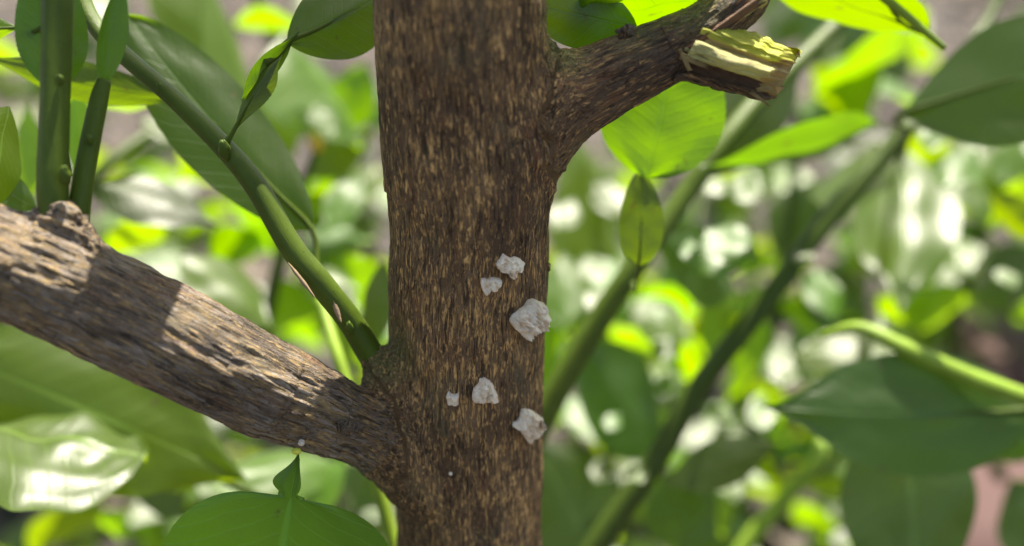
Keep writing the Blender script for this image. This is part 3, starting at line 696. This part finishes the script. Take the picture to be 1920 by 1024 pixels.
for a, b, w, m, mt in [((1300, 440, 46), (1425, 480, 46), 110, 'g', 'n'), ((1365, 340, 50), (1440, 355, 50), 62, 'g', 'n'), ((1420, 300, 50), (1330, 350, 50), 60, 't', 'y'),
        ((1460, 640, 48), (1370, 740, 46), 110, 't', 'y'), ((1440, 660, 48), (1500, 720, 46), 62, 'g', 'n'), ((1425, 735, 46), (1430, 820, 46), 50, 'g', 'n'), ((1230, 690, 48), (1265, 745, 48), 46, 'g', 'n'), ((1320, 760, 48), (1380, 790, 48), 46, 'g', 'n'),
        ((1390, 560, 46), (1330, 700, 44), 90, 't', 'n'), ((1300, 600, 46), (1180, 560, 46), 70, 't', 'n'), ((1500, 520, 46), (1640, 600, 46), 120, 'd', 'd'), ((1480, 560, 46), (1580, 660, 48), 90, 't', 'n'), ((1530, 500, 52), (1560, 600, 52), 70, 'g', 'n'),
        ((1720, 90, 46), (1560, 150, 42), 100, 't', 'y'), ((1520, 130, 46), (1620, 240, 46), 110, 't', 'n'), ((1500, 210, 48), (1600, 170, 48), 80, 'l', 'n'), ((1660, 10, 60), (1750, 60, 60), 90, 'g', 'n'), ((1580, 100, 50), (1720, 190, 46), 80, 'l', 'n'),
        ((1450, 470, 50), (1540, 330, 50), 110, 'd', 'd'), ((1320, 480, 52), (1230, 580, 50), 90, 'd', 'd'), ((1490, 720, 52), (1560, 560, 52), 90, 'd', 'd'), ((1290, 640, 50), (1400, 600, 50), 60, 't', 'y')]:
    L_(r6, a, b, w, m, mt)
for a, b, w in [((1640, -20, 66), (1500, 130, 62), 120), ((1700, 60, 70), (1540, 60, 66), 110), ((1560, -40, 70), (1420, 90, 68), 100), ((1700, 160, 70), (1640, 40, 70), 80)]: L_(r6, a, b, w, 'd', 'd')  # dark leaves added over pale soil to darken a shaded gap
t7, r7, p7 = shoot('shoot with yellow green leaves along the right edge of the picture', [(1880, 900, 55), (1800, 720, 55), (1790, 600, 52), (1840, 440, 50), (1880, 300, 50), (1960, 160, 50)], [12, 13, 13, 12, 11, 9])
for a, b, w, m, mt in [((1715, 620, 46), (1640, 560, 46), 70, 't', 'y'), ((1725, 620, 46), (1830, 560, 46), 70, 't', 'y'), ((1790, 470, 44), (1690, 560, 44), 90, 't', 'n'), ((1850, 430, 44), (1960, 380, 44), 90, 't', 'y'), ((1800, 250, 46), (1870, 420, 46), 110, 'g', 'n'),
        ((1880, 230, 46), (1960, 330, 46), 120, 'l', 'n'), ((1740, 290, 50), (1850, 420, 50), 100, 't', 'n'), ((1850, 540, 44), (1960, 470, 44), 110, 'd', 'd'), 
        ((1760, 430, 50), (1840, 520, 50), 80, 'g', 'n'), ((1770, 340, 50), (1700, 240, 50), 70, 't', 'y'), ((1880, 770, 44), (1840, 800, 44), 40, 'g', 'n'), ((1790, 800, 42), (1850, 815, 42), 40, 'g', 'n'),
        ((1850, 360, 40), (1960, 460, 38), 60, 'o', 'y'), ((1900, 900, 40), (2000, 1080, 40), 140, 'd', 'd')]:
    L_(r7, a, b, w, m, mt)
for x, y, w, an in [(1340, 345, 46, 20), (1402, 350, 60, -20), (1368, 905, 62, 10), (1472, 690, 60, 80), (1428, 778, 44, 85), (1246, 718, 36, 60), (1352, 776, 38, 0), (1196, 888, 40, 30), (1150, 790, 34, 50), (1545, 640, 40, 70), (1660, 605, 34, 0),  # small leaves added as glints, tilted to mirror the sun
        (1295, 470, 40, 80), (1240, 590, 34, 20), (1210, 470, 40, 70), (1750, 255, 50, -15), (1580, 860, 30, 30), (1890, 520, 40, 10), (1510, 480, 36, 40), (1140, 515, 60, 60), (1060, 400, 60, 60), (1350, 460, 90, 20), (1250, 650, 50, 40), (1800, 310, 80, 50), (1640, 790, 30, 0), (1880, 770, 34, 20), (1130, 880, 44, 60),  (1690, 20, 80, 30), (1120, 560, 44, 60), (1700, 540, 34, 0)]:
    an = math.radians(an); h_ = w * .62
    L_(r6, (x - h_ * math.cos(an), y + h_ * math.sin(an), 37.5), (x + h_ * math.cos(an), y - h_ * math.sin(an), 37.8), w, 'g', 'n', nl=10, nw=7)
# left side
t8, r8, p8 = shoot('stalk with an orange bud standing behind the gap left of the trunk', [(480, 720, 38), (500, 600, 38), (540, 430, 38), (575, 330, 38), (590, 285, 38)], [15, 14, 12, 8, 6])
blob('bud', P(592, 268, 38), .36, M_ORANGE, r8, 9, (.7, .7, 1.1), .15)
for a, b, w, m, mt in [((575, 330, 40), (705, 250, 40), 70, 'd', 'n'), ((560, 400, 40), (700, 300, 42), 80, 'l', 'n'), ((550, 430, 40), (700, 380, 40), 70, 't', 'n'), ((540, 470, 42), (700, 440, 42), 70, 'l', 'n'), ((520, 480, 42), (420, 380, 42), 70, 't', 'n'),
        ((340, 470, 42), (520, 610, 40), 120, 'g', 'n'), ((500, 440, 42), (400, 520, 42), 90, 't', 'n'), ((510, 620, 42), (620, 570, 42), 90, 't', 'y'), ((620, 480, 40), (700, 620, 40), 90, 't', 'n'), ((720, 490, 30), (705, 660, 30), 60, 'd', 'd'),
        ((590, 560, 44), (660, 680, 40), 60, 't', 'y'), ((560, 520, 46), (680, 540, 46), 70, 'g', 'n')]:
    L_(r8, a, b, w, m, mt)
t9, r9, p9 = shoot('blurred leafy shoot at the top between left shoots and trunk', [(700, 480, 55), (640, 330, 52), (560, 180, 50), (500, 50, 48), (460, -80, 48)], [12, 12, 11, 10, 9])
for a, b, w, m, mt in [((540, 60, 40), (690, 270, 40), 150, 'l', 'n'), ((690, 120, 42), (640, 270, 42), 90, 't', 'n'), ((440, 50, 46), (570, 50, 46), 45, 't', 'n'), ((550, 15, 56), (640, 25, 56), 60, 'g', 'n'), ((590, 195, 46), (625, 265, 46), 50, 'g', 'n'),
        ((400, -40, 36), (510, 340, 36), 75, 'l', 'n'), ((270, -40, 40), (450, 110, 40), 110, 'd', 'n'), ((570, 75, 38), (628, 105, 38), 26, 'g', 'y'), ((500, 130, 44), (560, 300, 44), 90, 'd', 'n'), ((680, 330, 44), (600, 430, 46), 70, 'g', 'n')]:
    L_(r9, a, b, w, m, mt)
t10, r10, p10 = shoot('leafy shoot low behind the green shoots at the left edge', [(-60, 700, 38), (60, 480, 36), (180, 330, 36), (300, 240, 38), (420, 200, 40)], [14, 13, 12, 10, 8])
for a, b, w, m, mt in [((165, 335, 34), (415, 405, 34), 95, 'g', 'd'), ((290, 195, 32), (110, 190, 32), 70, 't', 'y'), ((50, 370, 30), (50, 190, 30), 60, 't', 'y'), ((150, 150, 30), (130, 350, 30), 50, 't', 'y'), ((330, 290, 38), (430, 350, 38), 70, 't', 'y'),
        ((330, 440, 38), (195, 480, 38), 70, 't', 'y'), ((260, 225, 44), (400, 255, 44), 50, 'g', 'n'), ((20, 200, 22), (-30, 420, 21), 100, 'd', 'n'), ((70, 390, 23), (-40, 330, 22), 70, 'd', 'd'), ((180, 400, 44), (320, 430, 44), 50, 'l', 'n'),
        ((420, 330, 40), (330, 340, 40), 60, 't', 'n')]:
    L_(r10, a, b, w, m, mt)
t11, r11, p11 = shoot('big dark leaves under the thick left branch', [(-150, 640, 28.5), (0, 690, 28.7), (150, 770, 28.9), (300, 840, 29.1), (430, 905, 29.5), (560, 960, 30)], [6, 7, 7, 8, 8, 6])
for a, b, w, m, mt, kw in [((-120, 650, 27.5), (470, 890, 28.5), 290, 'd', 'n', dict(nl=30, nw=13, p=.6)), ((-140, 790, 26), (275, 835, 26.4), 160, 'l', 'n', dict(nl=40, nw=15, wave=.12, p=.45, tip=False)), ((0, 870, 32), (220, 870, 32), 60, 'd', 'd', {}),  # second leaf, wavy: added for the sunlit patch on the big dark one
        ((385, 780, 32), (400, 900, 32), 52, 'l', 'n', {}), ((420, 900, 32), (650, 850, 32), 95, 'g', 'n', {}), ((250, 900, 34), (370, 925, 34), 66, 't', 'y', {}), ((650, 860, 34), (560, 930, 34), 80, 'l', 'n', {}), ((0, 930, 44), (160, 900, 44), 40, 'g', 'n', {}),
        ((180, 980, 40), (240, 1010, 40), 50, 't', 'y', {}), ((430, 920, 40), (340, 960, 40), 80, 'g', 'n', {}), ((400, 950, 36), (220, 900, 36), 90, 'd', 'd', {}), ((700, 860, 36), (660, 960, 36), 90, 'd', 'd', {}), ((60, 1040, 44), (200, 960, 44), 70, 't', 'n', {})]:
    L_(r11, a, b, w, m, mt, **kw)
stem_obj('stem', [(760, 1100, 27), (735, 1010, 27), (712, 920, 27), (690, 840, 27), (640, 690, 27), (600, 560, 28)], [14, 14, 14, 13, 12, 10], M_STEMY, t11)

# far shoots fill the gaps: structured stems with alternate leaves
FAR = [((60, 1100, 66), (260, 300, 90), 'far left'), ((420, 1100, 62), (330, 120, 95), 'behind the diagonal shoot'), ((640, 1080, 64), (700, 150, 92), 'just left of the trunk'),
       ((1160, 1100, 60), (1260, 60, 90), 'just right of the trunk'), ((1330, 1100, 62), (1500, 180, 92), 'between the two slanting stems'), ((1520, 1100, 62), (1660, 60, 95), 'right of the slanting stems'),
       ((1680, 1100, 64), (1860, 150, 92), 'behind the big dark leaves'), ((1960, 560, 80), (1990, 60, 95), 'at the far right'), ((0, 700, 80), (120, -60, 120), 'at the top left corner'), ((1240, 700, 80), (1400, -60, 125), 'at the top right of the trunk'), ((1600, 1100, 54), (1720, 300, 66), 'low between the big dark leaves'), ((1060, 1060, 52), (1100, 300, 60), 'against the right edge of the trunk'), ((240, 1100, 56), (560, 500, 66), 'low left under the thick branch')]
for k, (a, b, where) in enumerate(FAR):
    rnd = random.Random(100 + k); pts = []
    for i in range(6):
        t = i / 5; pts.append((a[0] + (b[0] - a[0]) * t + rnd.uniform(-30, 30), a[1] + (b[1] - a[1]) * t, a[2] + (b[2] - a[2]) * t))
    _, st_, _ = shoot('far blurred leafy shoot ' + where, pts, [9, 9, 8, 7, 6, 4], group='far leafy shoots near the soil')
    for i in range(32):
        t = (i + rnd.random()) / 32; x = a[0] + (b[0] - a[0]) * t; y = a[1] + (b[1] - a[1]) * t; d = a[2] + (b[2] - a[2]) * t
        ang = math.radians(rnd.choice([rnd.uniform(-60, 30), rnd.uniform(150, 240)])); ln = rnd.uniform(75, 150)
        if x > 1790 and 560 < y < 800: continue
        m = rnd.choice('ttlgddglddt'); mt = rnd.choice('nnydn')
        L_(st_, (x + rnd.uniform(-45, 45), y, d + rnd.uniform(-6, 6)), (x + ln * math.cos(ang), y - ln * math.sin(ang), d + rnd.uniform(-5, 5)), ln * rnd.uniform(.34, .5), m, mt, nl=10, nw=7)

# unseen leaves above the frame, added to shade left branch, green shoots and right crotch
cs, _ = stem_obj('shoot', [(112, -220, 19.6), (140, -420, 20.2), (200, -700, 21)], [28, 24, 18], M_STEM, tree)
def above(px, py, d, dist, off=(0, 0)):
    return P(px, py, d) + SUN * dist
def shade_leaf(px0, py0, px1, py1, d, dist, w):
    A = P(px0, py0, d) + SUN * dist; B = P(px1, py1, d) + SUN * dist
    x = unit(B - A); n = unit(SUN - x * (SUN @ x)); s = np.cross(n, x)
    return A, B, n, s
def unseen_shade_leaf(px0, py0, px1, py1, d, dist, wcm, seed):
    A, B, n, s = shade_leaf(px0, py0, px1, py1, d, dist, wcm); x = unit(B - A); L = np.linalg.norm(B - A)
    nl, nw = 16, 9; v, uv = [], []
    for i in range(nl):
        t = i / (nl - 1); hw = wcm / 2 * max(.03, math.sin(math.pi * t ** .9) ** .45)
        for j in range(nw):
            c = j / (nw - 1) * 2 - 1
            v.append(A + x * L * t + s * c * hw - n * (.15 * abs(c) * hw + .1 * L * (t - .4) ** 2)); uv.append((c * .5 + .5, t))
    f = [[i * nw + j, (i + 1) * nw + j, (i + 1) * nw + j + 1, i * nw + j + 1] for i in range(nl - 1) for j in range(nw - 1)]
    mesh_obj('leaf', v, f, M_LEAF, cs, A, uv=uv)
unseen_shade_leaf(985, 60, 1180, 80, 20.4, 9.5, 2.6, 4)  # added to keep the sun off the right crotch
unseen_shade_leaf(180, 500, 335, 520, 19.5, 9.0, 2.8, 1)
unseen_shade_leaf(205, 60, 660, 570, 22.3, 11.5, 2.1, 2)
unseen_shade_leaf(60, 100, 230, 300, 19.9, 12.5, 1.6, 3)

# glare leaves tilted to mirror the sun: each takes the depth where neither sun nor sight is blocked
def scene_bvh():
    vs, fs = [], []; n = 0
    for o in SC.objects:
        if o.type != 'MESH' or o.name.startswith('ground'): continue
        me = o.data; k = len(me.vertices)
        if k > 20000: continue
        c = np.empty(k * 3, np.float32); me.vertices.foreach_get('co', c); c = c.reshape(-1, 3) / CM + WLOC[o.name]
        vs.append(c); fs += [tuple(i + n for i in p.vertices) for p in me.polygons]; n += k
    return BVHTree.FromPolygons(np.concatenate(vs).tolist(), fs)
BV = scene_bvh(); placed = []
def mirror_depth(A, b, hv, d0):                              # depth of the tip that lays the leaf square to the half-way direction
    r_ = P(b[0], b[1], 1.0) - CAM; hv = unit(hv + (.16 if len(placed) % 2 else -.10) * unit(P(b[0], b[1], d0) - A)); return float(np.clip((A - CAM) @ hv / (r_ @ hv), d0 - 7, d0 + 7))
def free(p, d): return BV.ray_cast(Vector(p + d * .15), Vector(d))[0] is None and TREE_BVH.ray_cast(Vector(p + d * .15), Vector(d))[0] is None
for parent, a, b, w, mat, kw in sorted(GLOSSY, key=lambda q: -q[3]):
    best = None
    for off in (0, -1.5, 1.5, -3, 3, -4.5, 4.5, -6, 6, -8, 8, -10, 10, -12, 12):
        d0 = a[2] + off
        if d0 < (31 if a[0] > 900 else 28) or d0 > 100: continue
        A = P(a[0], a[1], d0); hv = unit(SUN + unit(CAM - A)); db = mirror_depth(A, b, hv, d0)
        B = P(b[0], b[1], db); x, n, s_ = frame_for(A, B, 'g'); hw = px2cm(w, d0) * .35
        pts = [A + (B - A) * t + s_ * hw * c for t in (.25, .5, .75) for c in (-1, 0, 1)]
        sc_ = sum((1.0 if free(p, SUN) else .3) * free(p, unit(CAM - p)) for p in pts) - abs(off) * .12
        for q, rr in placed:
            if np.linalg.norm(q - (A + B) / 2) < (rr + np.linalg.norm(B - A)) * .35: sc_ -= 2
        if best is None or sc_ > best[0]: best = (sc_, off)
    off = best[1] if best else 0
    A = P(a[0], a[1], a[2] + off); a2 = (a[0], a[1], a[2] + off); b2 = (b[0], b[1], mirror_depth(A, b, unit(SUN + unit(CAM - A)), a[2] + off)); placed.append(((P(*a2) + P(*b2)) / 2, np.linalg.norm(P(*a2) - P(*b2))))
    leaf_obj(a2, b2, w, 'g', mat, parent, **kw)

# ------------------------------------------------------------------ bracket fungi on the trunk
def hit(px, py):
    o = CAM; d = unit(P(px, py, 20) - CAM)
    loc, nn, i_, dist = TREE_BVH.ray_cast(Vector(o), Vector(d)); return (np.array(loc), d) if loc is not None else (P(px, py, 20.8), d)
def fungus(outline, thick, label, seed, lobes=0):
    """lumpy cap over the traced outline, sitting on the bark with real thickness"""
    pts = np.array([(800 + x / 2.44, 440 + y / 2.44) for x, y in outline])
    n = 80; seg = np.vstack([pts, pts[:1]]); dl = np.r_[0, np.cumsum(np.hypot(*np.diff(seg, axis=0).T))]
    tt = np.linspace(0, dl[-1], n, endpoint=False); rim = np.stack([np.interp(tt, dl, seg[:, 0]), np.interp(tt, dl, seg[:, 1])], 1)
    for _ in range(2): rim = .25 * np.roll(rim, 1, 0) + .5 * rim + .25 * np.roll(rim, -1, 0)
    th_ = np.linspace(0, 2 * math.pi, n, endpoint=False); fr_ = noise(np.stack([np.cos(th_) * 5 + seed, np.sin(th_) * 5, 0 * th_], 1)); cc_ = rim.mean(0)
    rim = cc_ + (rim - cc_) * (1 + .06 * fr_ + .04 * noise(np.stack([np.cos(th_) * 13 + seed, np.sin(th_) * 13, 0 * th_], 1)))[:, None]
    c = pts.mean(0); base, vd = hit(*c); dpt = (base - CAM) @ AF
    ax = LIMBS[0][4][0]; out = unit((base - ax) * np.array([1, 1, 0])); out = unit(out + np.array([0, -.6, .05]))
    rings = 14; v = []
    for k in range(rings):
        r = 1.0 if k == 0 else 1 - ((k - 1) / (rings - 1.0))
        for jr, p in enumerate(rim):
            q = c + (p - c) * (r if k else .93)
            loc, _d = hit(*q) if 1 else None
            loc2 = P(q[0], q[1], min((loc - CAM) @ AF, dpt + .5))
            hgt = -.03 if k == 0 else thick * (.35 + .65 * (1 - r ** 3.0) ** .6)
            lump_ = noise(np.array([[q[0] * .075 + seed, q[1] * .075, seed]]))[0] * .45 + noise(np.array([[q[0] * .16 + seed, q[1] * .16, seed]]))[0] * .34 + noise(np.array([[q[0] * .45 + seed, q[1] * .45, seed]]))[0] * .12
            lump_ += .16 * fr_[jr] * r + .05 * math.cos(th_[jr] * 7 + seed + 2 * fr_[jr]) * r * r
            v.append(loc2 + out * (hgt * (1 + (lump_ * 1.3 if k else 0))))
    v.append(np.array(v[-n:]).mean(0)); f = []
    for k in range(rings - 1):
        for j in range(n): f.append([k * n + j, k * n + (j + 1) % n, (k + 1) * n + (j + 1) % n, (k + 1) * n + j])
    for j in range(n): f.append([(rings - 1) * n + j, (rings - 1) * n + (j + 1) % n, rings * n])
    o = mesh_obj('bracket_fungus', v, f, M_FUNGUS, None, base); tag(o, label, 'fungus', 'white bracket fungi on the trunk')
    return o
fungus([(310,130),(330,110),(345,80),(365,95),(385,105),(400,95),(425,105),(443,125),(435,150),(410,165),(405,185),(385,195),(370,185),(385,165),(375,150),(355,165),(335,165),(320,145)], .24, 'topmost white fungus, wrinkled and three lobed, with a small drip below', 3)
fungus([(245,200),(262,193),(275,203),(300,192),(340,195),(343,215),(330,235),(325,252),(305,255),(290,240),(280,265),(262,268),(252,245),(245,225)], .21, 'saddle shaped white fungus just below and left of the topmost one', 9)
fungus([(370,390),(385,365),(410,345),(445,320),(455,295),(475,287),(500,295),(520,300),(540,325),(545,350),(535,365),(540,385),(525,410),(495,425),(480,450),(455,465),(430,465),(415,440),(385,420)], .36, 'largest lumpy white fungus, folded, at the right edge of the trunk', 15)
fungus([(205,745),(210,700),(235,680),(240,655),(262,648),(285,660),(305,680),(310,705),(328,735),(325,755),(290,762),(250,765),(220,762)], .20, 'flat triangular white fungus in the middle of the lower trunk', 21)
fungus([(90,730),(102,712),(108,722),(125,728),(138,728),(148,718),(150,735),(145,755),(148,772),(130,778),(115,772),(98,776),(96,755)], .13, 'tiny square white fungus with two horns, left of the triangular one', 27)
fungus([(385,870),(390,855),(410,850),(425,820),(430,795),(455,788),(490,808),(520,830),(535,865),(530,890),(500,920),(475,935),(465,955),(450,935),(430,905),(420,885),(400,880)], .22, 'lowest white fungus, smooth fan shape with a pointed foot at the right edge', 33)
sp, _ = hit(845, 888); o = blob('fungus_speck', sp, .035, M_FUNGUS, None, 4, (1, .6, 1.3)); tag(o, 'pinhead white speck on the bark above the trunk base, below the tiny square fungus', 'fungus')

# ------------------------------------------------------------------ bricks and litter on the soil
def brick(px, py, d, rz, label):
    c = P(px, py, d); t_ = (c[2] - 2.6) / -( (P(px, py, d) - CAM)[2]); c = c + (c - CAM) * t_
    L, Wd, H = 10.5, 5, 3.2; v = []; n = 7
    import itertools
    bmv = []; me = bpy.data.meshes.new('brick')
    import bmesh
    bm = bmesh.new(); bmesh.ops.create_cube(bm, size=1)
    for q in bm.verts: q.co = Vector((q.co.x * 2 * L, q.co.y * 2 * Wd, q.co.z * 2 * H))
    bmesh.ops.bevel(bm, geom=bm.edges[:], offset=.8, segments=3, affect='EDGES')
    bmesh.ops.subdivide_edges(bm, edges=bm.edges[:], cuts=2, use_grid_fill=True)
    vv = np.array([q.co for q in bm.verts]); nn = np.array([q.normal for q in bm.verts])
    vv += nn * (noise(vv * .35 + px)[:, None] * .35 + noise(vv * 1.3 + px)[:, None] * .12)
    ca, sa = math.cos(rz), math.sin(rz); R = np.array([[ca, -sa, 0], [sa, ca, 0], [0, 0, 1]]); vv = vv @ R.T + c
    o = mesh_obj('brick', vv, [[x.index for x in q.verts] for q in bm.faces], M_BRICK, None, c - np.array([0, 0, H])); bm.free()
    tag(o, label, 'brick', 'red bricks lying on the soil'); return o
brick(1915, 670, 68, .5, 'dull red brick behind the big leaf at the right edge')
brick(1845, 980, 60, 1.25, 'dull red brick in the lower right corner, seen end on')
def litter():
    v, f = [], []; rnd = np.random.default_rng(5)
    for k in range(2600):
        x, y = rnd.uniform(-110, 120), rnd.uniform(15, 260); r = rnd.uniform(.6, 2.6); a = rnd.uniform(0, 6.28); el = rnd.uniform(.3, .9)
        tilt = rnd.normal(size=2) * .35; b = len(v); z0 = rnd.uniform(.2, 1.4)
        for j in range(6):
            th = j / 6 * 6.283; lx, ly = r * math.cos(th), r * el * math.sin(th); X = lx * math.cos(a) - ly * math.sin(a); Y = lx * math.sin(a) + ly * math.cos(a)
            v.append((x + X, y + Y, z0 + X * tilt[0] + Y * tilt[1]))
        v.append((x, y, z0 - .35 * r)); f += [[b + j, b + (j + 1) % 6, b + 6] for j in range(6)]
    o = mesh_obj('leaf_litter', v, f, M_LITTER, smooth=False); tag(o, 'dry brown leaf litter scattered over the soil', 'litter', kind='stuff')
litter()
